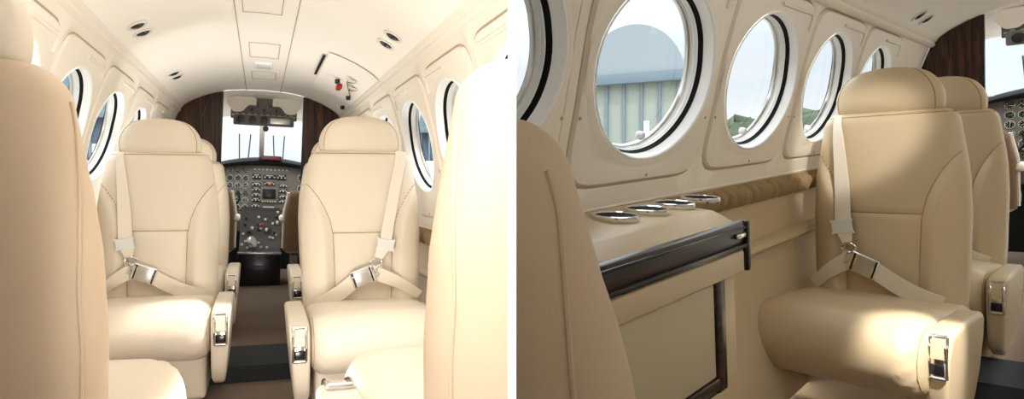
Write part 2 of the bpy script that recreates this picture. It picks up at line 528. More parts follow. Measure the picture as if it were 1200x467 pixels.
WIN_N = [0]
def side_wall(fr, side, name, centers, half, zc, hz, pitch, s_end, s_start, shift_t, zoff, cut=None, z_lo=.675, z_hi=1.345, tilt=0.0):
    """upper wall with one moulded panel and one window per bay"""
    def W(s, zz, d=0.0):
        q = wall_pt(side, s, zz, d)
        return fr.p(q.x + shift_t, q.y, q.z + zoff)
    mb = MB()
    mg = MB()
    N = 96
    for ci, c in enumerate(centers):
        s0, s1 = c - pitch / 2, c + pitch / 2
        if ci == 0: s0 = min(s0, s_start)
        angs = [2 * PI * k / N for k in range(N)]
        cors = [math.atan2(zq - zc, sq - c) % (2 * PI) for sq in (s0, s1) for zq in (z_lo, z_hi)]
        for a in cors:
            k = min(range(N), key=lambda i: abs(((angs[i] - a + PI) % (2 * PI)) - PI))
            angs[k] = a
        def rect(a, m=0.0, rr=None):
            ca, sa = math.cos(a), math.sin(a)
            hs1, hs0, hu, hd = s1 - c - m, c - s0 - m, z_hi - zc - m, zc - z_lo - m
            k = 1e9
            if ca > 1e-9: k = min(k, hs1 / ca)
            if ca < -1e-9: k = min(k, -hs0 / ca)
            if sa > 1e-9: k = min(k, hu / sa)
            if sa < -1e-9: k = min(k, -hd / sa)
            return k * ca, k * sa
        def panel(a, m):
            # rounded, slightly slanted moulded panel round the window
            ca, sa = math.cos(a), math.sin(a)
            hs, hu, hd = pitch / 2 - .018 - m, z_hi - zc - .035 - m, zc - z_lo - .045 - m
            hv = hu if sa > 0 else hd
            n_ = 9.0
            k = (abs(ca / hs) ** n_ + abs(sa / hv) ** n_) ** (-1 / n_)
            return k * ca, k * sa
        def ell(a, q):
            k = ((math.cos(a) / half) ** 2 + (math.sin(a) / hz) ** 2) ** -.5
            x, y = q * k * math.cos(a), q * k * math.sin(a)
            return x + tilt * y, y
        rings = []
        for fn_, d in [(lambda a: rect(a), 0.0), (lambda a: panel(a, -.002), 0.0), (lambda a: panel(a, .002), -.005), (lambda a: panel(a, .007), -.005),
                       (lambda a: panel(a, .012), .006), (lambda a: panel(a, .03), .009),
                       (lambda a: tuple(.5 * (p + q) for p, q in zip(panel(a, .04), ell(a, 1.08)))  , .008), (lambda a: ell(a, 1.09), .008), (lambda a: ell(a, 1.03), .013), (lambda a: ell(a, 1.0), .011), (lambda a: ell(a, .99), 0.0)]:
            rr = []
            for a in angs:
                x, y = fn_(a)
                rr.append(W(c + x, zc + y, d))
            rings.append(rr)
        mb.loft(rings, False, False)
        rings = []
        for fn_, d in [(lambda a: panel(a, .0015), -.0042), (lambda a: panel(a, .0075), -.0042)]:
            rings.append([W(c + fn_(a)[0], zc + fn_(a)[1], d + .0008) for a in angs])
        mg.loft(rings, False, False)
        # embossed corner ridge above the window and screw heads
        for sg in (1,):
            x1 = pitch / 2 - .06
            pts = [(-.02, z_hi - zc - .075), (x1 - .02, z_hi - zc - .075), (x1, z_hi - zc - .09), (x1, z_hi - zc - .13)]
            mb.tube([W(c + x, zc + y, .009) for x, y in pts], .0065, 8)
        for x, y in ((-pitch / 2 + .035, zc - .11), (pitch / 2 - .035, zc - .11), (0.03, z_lo + .066)):
            q = W(c + x, y if x != .03 else y, .0085)
            n_ = (W(c + x, y, .02) - q).normalized()
            mg.lathe(q, [(.004, -.001), (.004, .001), (.002, .0015)], n_, 8)
        # the window itself
        WIN_N[0] += 1
        base = W(c, zc, 0)
        wm = Matrix.Translation(base)
        wroot = bpy.data.objects.new('window_%d' % WIN_N[0], None)
        C.objects.link(wroot)
        wroot.matrix_basis = wm
        wroot['kind'] = 'structure'
        def ring(name, spec, m, cap=False):
            rr = [[W(c + ell(a, q)[0], zc + ell(a, q)[1], d) - base for a in angs] for q, d in spec]
            if cap: 
                mm = MB().loft(rr, False, True)
            else:
                mm = MB().loft(rr, False, False)
            obj(name, mm, m, wroot, 35, cut)
        ring('window_reveal', [(1.005, .0135), (.985, .0150), (.970, .012), (.955, -.012), (.948, -.014)], M['white'])
        ring('window_gasket', [(.949, -.0135), (.940, -.015), (.934, -.026), (.928, -.027)], M['rubber'])
        ring('shade_frame', [(.929, -.0265), (.924, -.025), (.920, -.028), (.918, -.033), (.914, -.032), (.912, -.040), (.904, -.041), (.902, -.047)], M['silver'])
        ring('shade_ring', [(.903, -.0465), (.894, -.045), (.884, -.048), (.880, -.056)], M['steel'])
        ring('glass_pane', [(.884, -.054), (.5, -.0545), (.1, -.055)], M['glass'], True)
        ring('outer_reveal', [(.952, -.014), (.955, -.065)], M['rubber'])
        mm = MB()
        ka = -PI / 2 + .35 * (1 if True else -1)
        kx, kz = ell(ka, .80)
        q = W(c + kx, zc + kz, -.052) - base
        n_ = (W(c + kx, zc + kz, .0) - base - q).normalized()
        mm.lathe(q, [(.010, 0), (.012, .006), (.012, .014), (.009, .020), (.004, .022)], n_, 14)
        obj('shade_knob', mm, M['silver'], wroot, 35, cut)
    # plain piece from the last bay to the bulkhead, and from ceiling edge lip
    e0 = centers[-1] + pitch / 2
    zz = [z_lo + (z_hi - z_lo) * i / 10 for i in range(11)]
    if s_end > e0:
        mb.loft([[W(e0, q) for q in zz], [W(s_end, q) for q in zz]], False, False, False)
    # bottom return of the plastic liner
    ss = [s_start, s_end]
    mb.loft([[W(s_start, z_lo, 0), W(s_start, z_lo - .004, .004), W(s_start, z_lo - .012, .0), W(s_start, z_lo - .012, -.02)],
             [W(s_end, z_lo, 0), W(s_end, z_lo - .004, .004), W(s_end, z_lo - .012, .0), W(s_end, z_lo - .012, -.02)]], False, False, False)
    o = struct(name, mb, M['plastic'], None, 50, cut)
    o2 = obj('panel_groove', mg, M['groove'], o, 40, cut)
    return o

TRIM_N = [0]
def trim(mb, m, cut=None, sharp=40):
    TRIM_N[0] += 1
    return struct('trim_%d' % TRIM_N[0], mb, m, None, sharp, cut)

def lower_wall(fr, side, name, s0, s1, shift_t, zoff, cut=None, up=0.0, lm='leather'):
    def W(s, zz, d=0.0):
        q = wall_pt(side, s, zz, d)
        return fr.p(q.x + shift_t, q.y, q.z + zoff)
    mb = MB()
    zz = [-.06, .0, .1, .2, .3, .38, .44, .4485, .449, .452, .47, .55, .60]
    dd = [0, 0, 0, 0, 0, .0, .0, .003, .0, .0, .0, 0, 0]
    zz += [.68, .74]
    dd += [0, -.004]
    n = 12
    mb.loft([[W(s0 + (s1 - s0) * i / n, q, d) for q, d in zip(zz, dd)] for i in range(n + 1)], False, False, False)
    o = struct(name, mb, M[lm], None, 50, cut)
    mb = MB()
    # padded arm rail
    mb.loft([[W(s0 + (s1 - s0) * i / n, z, d) for z, d in ((.452, 0), (.455, .025), (.468, .038), (.486, .036), (.497, .018), (.498, 0))] for i in range(n + 1)])
    trim(mb, M[lm], cut)
    # ruched fabric band below the window panels
    mb = MB()
    m_ = int((s1 - s0) / .005)
    rings = []
    rnd = random.Random(7)
    ph = [0]
    for i in range(m_): ph.append(ph[-1] + rnd.uniform(.25, .75))
    for i in range(m_ + 1):
        s = s0 + (s1 - s0) * i / m_
        r_ = []
        for z, d in ((.598 + up, .0), (.602 + up, .016), (.612 + up, .022), (.63 + up, .028), (.645 + up, .028), (.658 + up, .022), (.667 + up, .016), (.672 + up, 0)):
            amp = .034 if .603 < z - up < .664 else .005
            r_.append(W(s, z, d + amp * (abs(math.sin(.5 * ph[i] + (z - up - .63) * 10 * math.sin(i * .021))) ** .6 - .6) + .004 * math.sin(ph[i] * 1.7 + z * 60) if d else d))
        rings.append(r_)
    mb.loft(rings)
    TRIM_N[0] += 1
    struct('trim_%d' % TRIM_N[0], mb, M['fabric'], None, 60, cut)
    return o

CEIL = [(.565, 1.36), (.558, 1.372), (.535, 1.395), (.49, 1.425), (.42, 1.46), (.34, 1.49), (.25, 1.513), (.15, 1.525), (.0, 1.53)]
def ceiling_z(t): return interp([(a, b) for a, b in CEIL[::-1]], abs(t))
def ceil(fr, name, s0, s1, shift_t, zoff, cut=None, lip_sides=(-1, 1)):
    prof = [(-a, b) for a, b in CEIL] + [(a, b) for a, b in CEIL[::-1][1:]]
    n = 10
    mb = MB().loft([[fr.p(a + shift_t, s0 + (s1 - s0) * i / n, b + zoff) for a, b in prof] for i in range(n + 1)], False, False, False)
    o = struct(name, mb, M['headliner'], None, 50, cut)
    mb = MB()
    for sd in lip_sides:                      # cove lip where the wall meets the headliner
        pr = [(sd * .580, 1.335), (sd * .566, 1.340), (sd * .560, 1.350), (sd * .562, 1.362), (sd * .552, 1.372), (sd * .546, 1.385), (sd * .562, 1.392), (sd * .59, 1.36)]
        mb.loft([[fr.p(a + shift_t, s, b + zoff) for a, b in pr] for s in (s0, s1)])
    trim(mb, M['plastic'], cut)
    return o

def panel_on_ceiling(fr, mb, t0, t1, s0, s1, d, shift_t, zoff, nt_=6):
    """thin plate following the headliner"""
    top, bot = [], []
    for i in range(nt_ + 1):
        t = t0 + (t1 - t0) * i / nt_
        top.append((t, ceiling_z(t)))
    mb.loft([[fr.p(t + shift_t, s0, z - .005 + zoff) for t, z in top] + [fr.p(t + shift_t, s0, z - .005 - d + zoff) for t, z in top[::-1]],
             [fr.p(t + shift_t, s1, z - .005 + zoff) for t, z in top] + [fr.p(t + shift_t, s1, z - .005 - d + zoff) for t, z in top[::-1]]])
    return mb

def bulkhead(fr, name, side, s, t_in, shift_t, zoff):
    """dark veneer half bulkhead beside the cockpit opening"""
    poly = []
    for zz in [0.0, .2, .4, .6, .8, 1.0, 1.1, 1.2, 1.30, 1.35]: poly.append((tprof(zz) + .01, zz))
    poly += [(a, b) for a, b in CEIL[2:] if a > t_in] + [(t_in, ceiling_z(t_in)), (t_in, 0)]
    mb = MB().loft([[fr.p(side * a + shift_t, q, b + zoff) for a, b in poly] for q in (s, s + .03)])
    o = struct(name, mb, M['wood_v'], None, 30)
    mb = MB().loft([[fr.p(side * a + shift_t, s + q, b + zoff) for a, q, b in
                     ((t_in, -.004, zb), (t_in - .014, -.004, zb), (t_in - .014, .036, zb), (t_in, .036, zb))] for zb in (0, ceiling_z(t_in))])
    trim(mb, M['black'])
    return o

def spot_pair(fr, items, shift_t, zoff, lever=True):
    """round chrome ceiling lights, each a thing of its own"""
    for (t, s, label, grp, dirt) in items:
        z = ceiling_z(t)
        e = .01
        sl = (ceiling_z(abs(t) + e) - ceiling_z(abs(t) - e)) / (2 * e) * (1 if t > 0 else -1)
        n_ = (fr.r * sl - fr.u).normalized()          # down into the cabin
        m = Matrix.Translation(fr.p(t + shift_t, s, z + zoff))
        th = thing('ceiling_light', label, 'light', m, grp)
        mb = MB().lathe((0, 0, 0), [(.030, -.004), (.040, .001), (.041, .005), (.036, .008), (.029, .006), (.026, -.002)], n_, 28, False, False)
        obj('bezel', mb, M['silver'], th)
        mb = MB().lathe((0, 0, 0), [(.0285, .002), (.024, .007), (.014, .011), (.006, .012)], n_, 24, True, True)
        obj('swivel_ball', mb, M['black'], th)
        if dirt:
            x = fr.r * (math.copysign(1, t))
            mb = MB().tube([n_ * .006 + x * .043, n_ * .010 + x * .062], .003, 8)
            mb.rbox(n_ * .010 + x * .072, (.024, .010, .006), .002)
            obj('lever', mb, M['steel'], th)

# ------------------------------------------------------------------ cockpit
def cockpit(fr, view, shift_t, zoff, right=True):
    P = lambda t, s, z: fr.p(t + shift_t, s, z + zoff)
    def place(t, s, z): return fr.mat(t + shift_t, s, z + zoff)
    # glare-free shell round the windscreen
    mb = MB()
    ts = [-.36 + .72 * k / 16 for k in range(17)]
    mb.loft([[P(-.42, 4.795, 1.30)] + [P(a, 4.795, ceiling_z(a) - .003) for a in ts] + [P(.42, 4.795, 1.30)],
             [P(-.45, 5.3, 1.30)] + [P(a * 1.05, 5.3, 1.50 - .25 * a * a) for a in ts] + [P(.45, 5.3, 1.30)],
             [P(-.50, 6.0, 1.40)] + [P(a * 1.1, 6.0, 1.46 - .2 * a * a) for a in ts] + [P(.50, 6.0, 1.40)]], False, False, False)
    mb.loft([[P(-.56, 4.84, .0), P(-.60, 6.3, .0)], [P(-.56, 4.84, 1.02), P(-.60, 6.3, .95)]], False, False, False)
    mb.loft([[P(.56, 4.84, .0), P(.60, 6.3, .0)], [P(.56, 4.84, 1.02), P(.60, 6.3, .95)]], False, False, False)
    trim(mb, M['headliner'])
    trim(fbox(MB(), fr, -.75 + shift_t, .75 + shift_t, 6.6, 6.64, zoff - .16, zoff + .99), M['rubber'])
    # windscreen posts
    mb = MB()
    for t0, t1, w in ((-.43, -.50, .05), (.43, .50, .05), (0.0, 0.0, .022)):
        mb.loft([[P(t0 - w, 5.75, 1.46), P(t0 + w, 5.75, 1.46), P(t0 + w, 5.79, 1.46), P(t0 - w, 5.79, 1.46)],
                 [P(t1 - w, 6.55, 1.0), P(t1 + w, 6.55, 1.0), P(t1 + w, 6.59, 1.0), P(t1 - w, 6.59, 1.0)]])
    trim(mb, M['headliner'])
    WIN_N[0] += 1
    for sg in (-1, 1):
        if sg > 0: WIN_N[0] += 1
        root = bpy.data.objects.new('window_%d' % WIN_N[0], None)
        C.objects.link(root)
        root.matrix_basis = place(sg * .24, 6.1, 1.2)
        root['kind'] = 'structure'
        inv = root.matrix_basis.inverted()
        mb = MB().loft([[inv @ P(sg * .03, 5.77, 1.45), inv @ P(sg * .42, 5.77, 1.45)], [inv @ P(sg * .03, 6.57, 1.0), inv @ P(sg * .48, 6.57, 1.0)]], False, False, False)
        obj('windscreen_pane', mb, M['clear'], root)
        mb = MB()
        for q in ((.10, .13), (.20, .205)):
            mb.tube([inv @ P(sg * q[0], 6.05, 1.30), inv @ P(sg * q[1], 6.55, 1.02)], .006, 6)
        obj('wiper_rod', mb, M['roof_dark'], root)
    # instrument panel
    ip = thing('instrument_panel', 'grey cockpit instrument panel with dials and radios ' + view, 'instrument panel', place(0.05, 6.0, .42))
    mb = MB().rbox((0, .05, .31), (1.0, .10, .62), .01)
    obj('panel_board', mb, M['panelgrey'], ip)
    mb = MB()
    pr = [(-.10, .618), (-.11, .640), (-.06, .665), (.30, .690), (.55, .68), (.55, .60), (.02, .60)]
    mb.loft([[(x, y, z - .10 * (abs(x) / .55) ** 2 * (1 if z > .61 else .6)) for y, z in pr] for x in [-.55 + 1.1 * i / 16 for i in range(17)]])
    obj('glareshield', mb, M['rubber'], ip)
    mb = MB().rbox((0.03, -.095, .665), (.20, .06, .045), .015, 3)
    a = obj('annunciator_hood', mb, M['black'], ip)
    mb = MB().rbox((0.03, -.127, .665), (.16, .006, .028), .002)
    obj('annunciator_label', mb, M['darkred'], a)
    gx, gz = (-.245, -.178), [.545 - .066 * i for i in range(6)]
    spots = [(x, z, .029) for x in gx for z in gz] + [(-.315, .545 - .066 * i, .029) for i in range(4)] + [(.315, .50, .036), (.315, .40, .036), (.40, .50, .036), (.40, .40, .036)]
    for i, (x, z, r) in enumerate(spots):
        mb = MB().lathe((x, 0, z), [(r, -.002), (r, .006), (r * .86, .010), (r * .84, .005)], (0, -1, 0), 20, False, False)
        d = obj('gauge', mb, M['dial'] if i % 3 else M['steel'], ip)
        mb = MB().lathe((x, 0, z), [(r * .85, .003), (r * .3, .0035)], (0, -1, 0), 20)
        obj('gauge_face', mb, M['black'], d)
        mb = MB()
        an = random.uniform(-2, 2)
        mb.rbox((x + .2 * r * math.sin(an), -.005, z + .2 * r * math.cos(an)), (.004, .002, r * 1.1), .0005, 1, Matrix.Rotation(an, 4, 'Y'))
        for k in range(8):
            b = 2 * PI * k / 8
            mb.rbox((x + .64 * r * math.cos(b), -.0048, z + .64 * r * math.sin(b)), (.007, .002, .004), .0004, 1, Matrix.Rotation(-b, 4, 'Y'))
        obj('gauge_needle', mb, M['dialgreen'] if i % 2 else M['dial'], d)
    mb = MB()
    mb.rbox((.03, -.012, .335), (.155, .024, .135), .005)
    d = obj('display', mb, M['panelgrey'], ip)
    mb = MB().rbox((.03, -.026, .345), (.118, .006, .092), .004)
    obj('screen', mb, M['black'], d)
    mb = MB()
    for k in range(6): mb.lathe((-.025 + k * .022, -.024, .277), [(.007, 0), (.006, .008)], (0, -1, 0), 10)
    obj('display_knob', mb, M['dial'], d)
    for (x, z, w, h) in [(-.085, .50, .075, .050), (-.085, .43, .075, .030), (-.085, .385, .075, .040), (-.085, .335, .075, .030), (-.085, .29, .075, .035), (-.085, .235, .075, .030),
                         (.03, .50, .11, .04), (.135, .50, .085, .05), (.155, .425, .07, .03), (.155, .375, .07, .035), (.155, .325, .07, .03), (.155, .28, .07, .03), (.03, .44, .10, .03)]:
        mb = MB().rbox((x, -.006, z), (w, .014, h), .003)
        rd = obj('radio', mb, M['black'], ip)
        mb = MB()
        for q in (-.38, .0, .38): mb.lathe((x + q * w, -.013, z - h * .1), [(.0075, 0), (.006, .008)], (0, -1, 0), 10)
        mb.rbox((x, -.0135, z + h * .25), (w * .6, .002, .006), .0005, 1)
        obj('radio_knob', mb, M['dial'], rd)
    mb = MB()
    for q in (-.012, .012): mb.rbox((.03 + q, -.015, .44), (.016, .008, .018), .002)
    obj('warning_light', mb, M['orange'], ip)
    mb = MB()
    for k in range(9): mb.rbox((-.1 + .035 * k, -.004, .565), (.018, .006, .012), .002)
    mb.rbox((.03, -.004, .222), (.10, .006, .018), .002)
    obj('label_strip', mb, M['dial'], ip)
    mb = MB().rbox((0, -.004, .192), (.62, .010, .008), .002)
    obj('panel_edge', mb, M['black'], ip)
    # throttle pedestal
    tq = thing('throttle_console', 'dark throttle console with levers between crew seats ' + view, 'control console', place(0.015, 5.55, 0.0))
    mb = MB()
    mb.prism([(-.02, .27), (-.02, .285), (.10, .33), (.30, .60), (.42, .64), (.42, .27)], -.17, .17, 'x')
    obj('pedestal', mb, M['pedestal'], tq)
    mb = MB().rbox((0, .15, .135), (.35, .34, .27), .01)
    bx_ = obj('console_box', mb, M['black'], tq)
    mb = MB().rbox((-.02, -.022, .165), (.17, .004, .010), .001)
    obj('box_label', mb, M['darkred'], bx_)
    mb = MB()
    mb.rbox((0, -.03, .275), (.36, .05, .020), .006)
    sh = obj('console_edge', mb, M['steel'], tq)
    mb = MB()
    for k in range(5): mb.rbox((-.12 + .06 * k, -.045, .288), (.04, .025, .006), .002)
    obj('console_switch', mb, M['blue'], sh)
    lv = [(-.10, .16, .44), (-.07, .16, .47), (-.02, .18, .50), (.01, .18, .50), (.05, .17, .46), (.08, .17, .46), (.12, .16, .43), (-.13, .2, .5), (.14, .22, .52)]
    for i, (x, y, z) in enumerate(lv):
        mb = MB().tube([(x, y + .06, z - .10), (x, y, z)], .006, 8)
        l_ = obj('lever', mb, M['steel'], tq)
        mb = MB().rbox((x, y, z), (.024, .028, .03), .009, 3)
        obj('lever_knob', mb, M['dial'] if i in (1, 4, 8) else (M['red'] if i in (3,) else M['black']), l_)
    mb = MB().lathe((-.075, .02, .36), [(.05, 0), (.052, .02), (.045, .028)], (1, -.6, .4), 24)
    obj('trim_wheel', mb, M['steel'], tq)
    rnd = random.Random(11)
    for k in range(26):
        x, y = rnd.uniform(-.15, .15), .13 + rnd.uniform(-.1, .18)
        z = interp([(-.02, .285), (.10, .33), (.30, .60), (.42, .64)], y) + .008
        obj('console_knob', MB().rbox((x, y, z), (.02, .02, .02), .004), M['dial'] if k % 3 else M['black'], tq)
    # yoke
    for sg in ((-1, 1) if right else (-1,)):
        yk = thing('control_yoke', ('black control yoke on the %s of the throttle console ' % ('port side' if sg < 0 else 'starboard side')) + view, 'control yoke', place(.03 + sg * .36, 5.72, .66))
        mb = MB().tube([(0, .25, 0), (0, 0, 0)], .014, 10)
        obj('column', mb, M['black'], yk)
        mb = MB().tube([(-.15, 0, .12), (-.16, 0, .05), (-.12, 0, 0), (0, 0, -.01), (.12, 0, 0), (.16, 0, .05), (.15, 0, .12)], .013, 10)
        obj('grip', mb, M['black'], yk)
    # overhead panel
    ov = thing('overhead_panel', 'grey overhead switch panel above the windscreen ' + view, 'switch panel', place(0.01, 5.1, 1.355))
    tl = Matrix.Rotation(math.radians(16), 4, 'X')
    mb = MB().rbox((0, .03, .09), (.50, .03, .19), .006, 2, tl)
    bd = obj('panel_board', mb, M['panelgrey'], ov)
    def on(x, h): return (tl @ Vector((x, -.018, h))) + Vector((0, .03, .09))
    for k in range(9):
        q = on(-.19 + .047 * k, .012 if k % 2 else -.02)
        mb = MB().lathe(q, [(.011, -.004), (.011, .008), (.007, .016)], tl @ Vector((0, -1, 0)), 12)
        obj('knob', mb, M['black'], ov)
    mb = MB()
    for k in range(10): mb.rbox(on(-.20 + .045 * k, -.052), (.022, .004, .007), .001, 1, tl)
    mb.rbox(on(-.17, -.01), (.02, .006, .03), .002, 1, tl)
    obj('label_strip', mb, M['dial'], ov)
    mb = MB().rbox((0, -.03, -.020), (.45, .05, .075), .008)
    lb = obj('gauge_strip', mb, M['panelgrey'], ov)
    for k in range(3):
        mb = MB().lathe((-.17 + .085 * k, -.057, -.02), [(.030, 0), (.030, .004), (.025, .005)], (0, -1, 0), 18)
        obj('gauge', mb, M['black'], ov)
    mb = MB()
    mb.rbox((.12, -.057, -.02), (.15, .006, .045), .002)
    obj('radio_face', mb, M['steel'], ov)
    mb = MB().lathe((.015, -.05, -.082), [(.004, -.03), (.016, 0), (.022, .008), (.016, .014)], (0, -1, 0), 16)
    obj('compass', mb, M['black'], ov)
    mb = MB().rbox((0, -.02, .018), (.47, .03, .010), .003)
    obj('edge_strip', mb, M['dial'], ov)
    # sun visors
    for sg in (-1, 1):
        sv = thing('sun_visor', ('padded cream sun visor on the %s half of the overhead panel ' % ('port' if sg < 0 else 'starboard')) + view, 'sun visor', place(.01 + sg * .165, 5.03, 1.50))
        poly = []
        for k in range(21):
            x = -.105 + .21 * k / 20
            poly.append((x, -.055 - .055 * math.exp(-((x + sg * -.03) / .06) ** 4)))
        poly += [(.105, .0), (-.105, .0)]
        mb = MB().prism(poly, -.02, .01)
        obj('visor_pad', mb, M['plastic'], sv)
        mb = MB().tube([(-.09, -.005, .004), (.09, -.005, .004)], .006, 8)
        obj('hinge_rod', mb, M['steel'], sv)
    hb = MB().lathe(P(-.275 if view else 0, 4.95, 1.345), [(.012, 0), (.014, .01), (.009, .02)], -fr.a, 12)
    # crew seats
    for sg in ((-1, 1) if right else (-1,)):
        cs = thing('crew_seat', ('brown backed cockpit crew seat on the %s side of the console ' % ('port' if sg < 0 else 'starboard')) + view, 'seat', place(.005 + sg * .415, 5.3, 0))
        rows = [.32 + .49 * i / 20 for i in range(21)]
        rings = []
        for zz in rows:
            w = .225 - .03 * sm((zz - .6) / .2)
            k = 1
            if zz > .76: k = math.sqrt(max(.02, 1 - ((zz - .76) / .052) ** 2))
            rings.append([((w - .03 * (1 - k)) * math.copysign(abs(math.cos(b)) ** .6, math.cos(b)), .06 * k * math.copysign(abs(math.sin(b)) ** .7, math.sin(b)) - .15 * (zz - .4), zz) for b in [2 * PI * i / 40 for i in range(40)]])
        bk = obj('backrest', MB().loft(rings), M['brown'], cs)
        for s2 in (-1, 1):
            mb = MB()
            mb.tube([(s2 * (.225 - .03 * sm((zz - .6) / .2)), -.15 * (zz - .4) + .01, zz) for zz in [.34 + .45 * i / 14 for i in range(15)]], .016, 8)
            obj('edge_piping', mb, M['belt'], bk)
        mb = MB().rbox((0, .24, .36), (.44, .44, .14), .05, 4)
        obj('seat_cushion', mb, M['leather'], cs)
        mb = MB().rbox((0, .2, .145), (.32, .36, .29), .02, 2)
        obj('seat_base', mb, M['panelgrey'], cs)
        mb = MB().rbox((-sg * .235, .10, .575), (.05, .30, .05), .02, 3)
        obj('armrest', mb, M['belt'], cs)

def fbox(mb, fr, t0, t1, s0, s1, z0, z1):
    mb.loft([[fr.p(t0, s, z0), fr.p(t1, s, z0), fr.p(t1, s, z1), fr.p(t0, s, z1)] for s in (s0, s1)])
    return mb

# ================================================================== A: bright cabin
cA = (DIV_A, 'A')
cA0 = (DIV_A, 'A', 0)
ZC, HZ = 1.035, .197
side_wall(FA, -1, 'wall_left', [1.88, 2.46, 3.04, 3.62, 4.20], .235, ZC, HZ, .58, 4.8, -.4, 0, 0, tilt=0)
side_wall(FA, 1, 'wall_right', [1.55, 2.13, 2.71, 3.29, 3.87], .235, ZC, HZ, .58, 4.8, 1.2, 0, 0, cut=cA0)
lower_wall(FA, -1, 'wall_left_lower', -.4, 4.8, 0, 0)
lower_wall(FA, 1, 'wall_right_lower', 1.2, 4.8, 0, 0, cut=cA0)
ceil(FA, 'ceiling', -.4, 4.8, 0, 0, cut=cA0)
struct('wall_aft', fbox(MB(), FA, -.76, .76, -.44, -.4, 0, 1.53), M['wood_v'], cut=cA)
# headliner details
mb = MB()
for t in (-.12, .12):
    mb.tube([FA.p(t, s, ceiling_z(t) - .0005) for s in (.9, 2, 3, 4, 4.8)], .0025, 6)
for (t0, t1, s0, s1) in ((-.09, .06, 2.0, 2.64), (-.077, .07, 3.2, 3.56), (-.075, .07, 4.0, 4.28)):
    for a, b in (((t0, s0), (t1, s0)), ((t1, s0), (t1, s1)), ((t1, s1), (t0, s1)), ((t0, s1), (t0, s0))):
        mb.tube([FA.p(a[0] + (b[0] - a[0]) * k / 4, a[1] + (b[1] - a[1]) * k / 4, ceiling_z(a[0] + (b[0] - a[0]) * k / 4) - .0008) for k in range(5)], .002, 6)
trim(mb, M['groove'])
lamp = thing('ceiling_lamp', 'small white rectangular lamp on the centre strip of the pale ceiling', 'lamp', FA.mat(-.005, 3.78, ceiling_z(0)))
obj('housing', MB().rbox((0, 0, -.004), (.10, .17, .014), .006, 3), M['white'], lamp)
obj('diffuser', MB().rbox((0, 0, -.011), (.075, .13, .006), .003, 2), M['silver'], lamp)
spot_pair(FA, [(-.475, 2.63, 'chrome ceiling light nearest the tops of the port windows, of its pair the aft one', 'ceiling lights in pairs', False),
               (-.475, 2.75, 'chrome ceiling light with a small lever, just forward of its twin over the port seats', 'ceiling lights in pairs', True),
               (-.475, 3.70, 'small far chrome ceiling light near the port veneer bulkhead, the aft of two', 'ceiling lights in pairs', False),
               (-.475, 3.82, 'small far chrome ceiling light with lever, closest to the port veneer bulkhead', 'ceiling lights in pairs', True),
               (.475, 2.42, 'chrome ceiling light over the starboard seat windows, the aft of its pair', 'ceiling lights in pairs', False),
               (.475, 2.56, 'chrome ceiling light with a small lever over the starboard seat windows', 'ceiling lights in pairs', True)], 0, 0)
# exit handle panel on the starboard headliner
ex = thing('exit_panel', 'ceiling panel with red handle and chrome latches by the starboard bulkhead', 'panel', FA.mat(.42, 3.9, 1.46))
inv = ex.matrix_basis.inverted()
mb = panel_on_ceiling(FA, MB(), .30, .545, 3.12, 4.74, .0025, 0, 0, 10)
mb.v = [inv @ v for v in mb.v]
obj('cover', mb, M['headliner'], ex)
def onc(t, s, d=.010): return inv @ FA.p(t, s, ceiling_z(t) - d)
mb = MB()
mb.ribbon([onc(.285, 3.2), onc(.285, 3.75)], inv.to_3x3() @ FA.r, .016, .004)
obj('slot', mb, M['black'], ex)
mb = MB().rbox(onc(.425, 3.76, .027), (.03, .09, .03), .008, 3)
obj('handle', mb, M['red'], ex)
mb = MB()
mb.lathe(onc(.46, 3.45, .019), [(.028, 0), (.03, .006), (.018, .012)], inv.to_3x3() @ -FA.u, 18)
mb.lathe(onc(.49, 3.62, .020), [(.028, 0), (.03, .006), (.018, .012)], inv.to_3x3() @ -FA.u, 18)
mb.tube([onc(.44, 3.5, .028), onc(.5, 3.8, .028)], .006, 8)
obj('latch', mb, M['chrome'], ex)
for t_, s_ in ((.40, 3.62), (.50, 3.9), (.515, 4.3)):
    obj('knob', MB().lathe(onc(t_, s_, .016), [(.015, 0), (.015, .02), (.008, .024)], inv.to_3x3() @ -FA.u, 14), M['black'], ex)

bulkhead(FA, 'wall_bulkhead_port', -1, 4.8, .292, 0, 0)
bulkhead(FA, 'wall_bulkhead_starboard', 1, 4.8, .30, 0, 0)
# floors
struct('floor', fbox(MB(), FS, -.74, .74, -.4, 2.84, -.04, 0), M['carpet'], cut=cA)
struct('floor_forward', fbox(MB(), FS, -.74, .74, 3.20, 6.6, -.04, 0), M['carpet'])
struct('floor_step', fbox(MB(), FS, -.74, .74, 2.84, 3.20, -.04, .07), M['tread'])

S = 'cream seats of the bright cabin'
seat('cream belted seat left of the carpeted aisle, its headrest before the dark veneer bulkhead', S, FS, -.425, 2.97, 0, mir=1)
seat('cream seat right of the carpeted aisle whose belt hangs full width from its window-side shoulder', S, FS, .41, 2.66, 0, mir=-1, belt_w=.048, belt_x=[(.53, -.045), (.60, -.085), (.98, -.165)])
seat('cream seat mostly hidden behind the belted port seat of the bright cabin, beside the cockpit', S, FS, -.43, 4.05, 0, mir=1)
seat('cream seat mostly hidden behind the belted starboard seat of the bright cabin, beside the cockpit', S, FS, .47, 3.9, 0, mir=-1, belt_w=.046)
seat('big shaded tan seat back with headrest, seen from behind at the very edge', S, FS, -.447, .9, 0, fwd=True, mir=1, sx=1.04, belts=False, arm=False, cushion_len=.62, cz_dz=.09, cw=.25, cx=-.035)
seat('big bright pale seat back against the white dividing border, chrome armrest showing past it', S, FS, .44, .75, 0, fwd=True, mir=1, belts=False, arm=True, head=False, cushion_len=.74, cut=cA, cz_dz=.085, cw=.265, arm_dz=.108, arm_dx=.022, latch_top=True)

cockpit(FA, 'in the bright cabin', 0, 0)

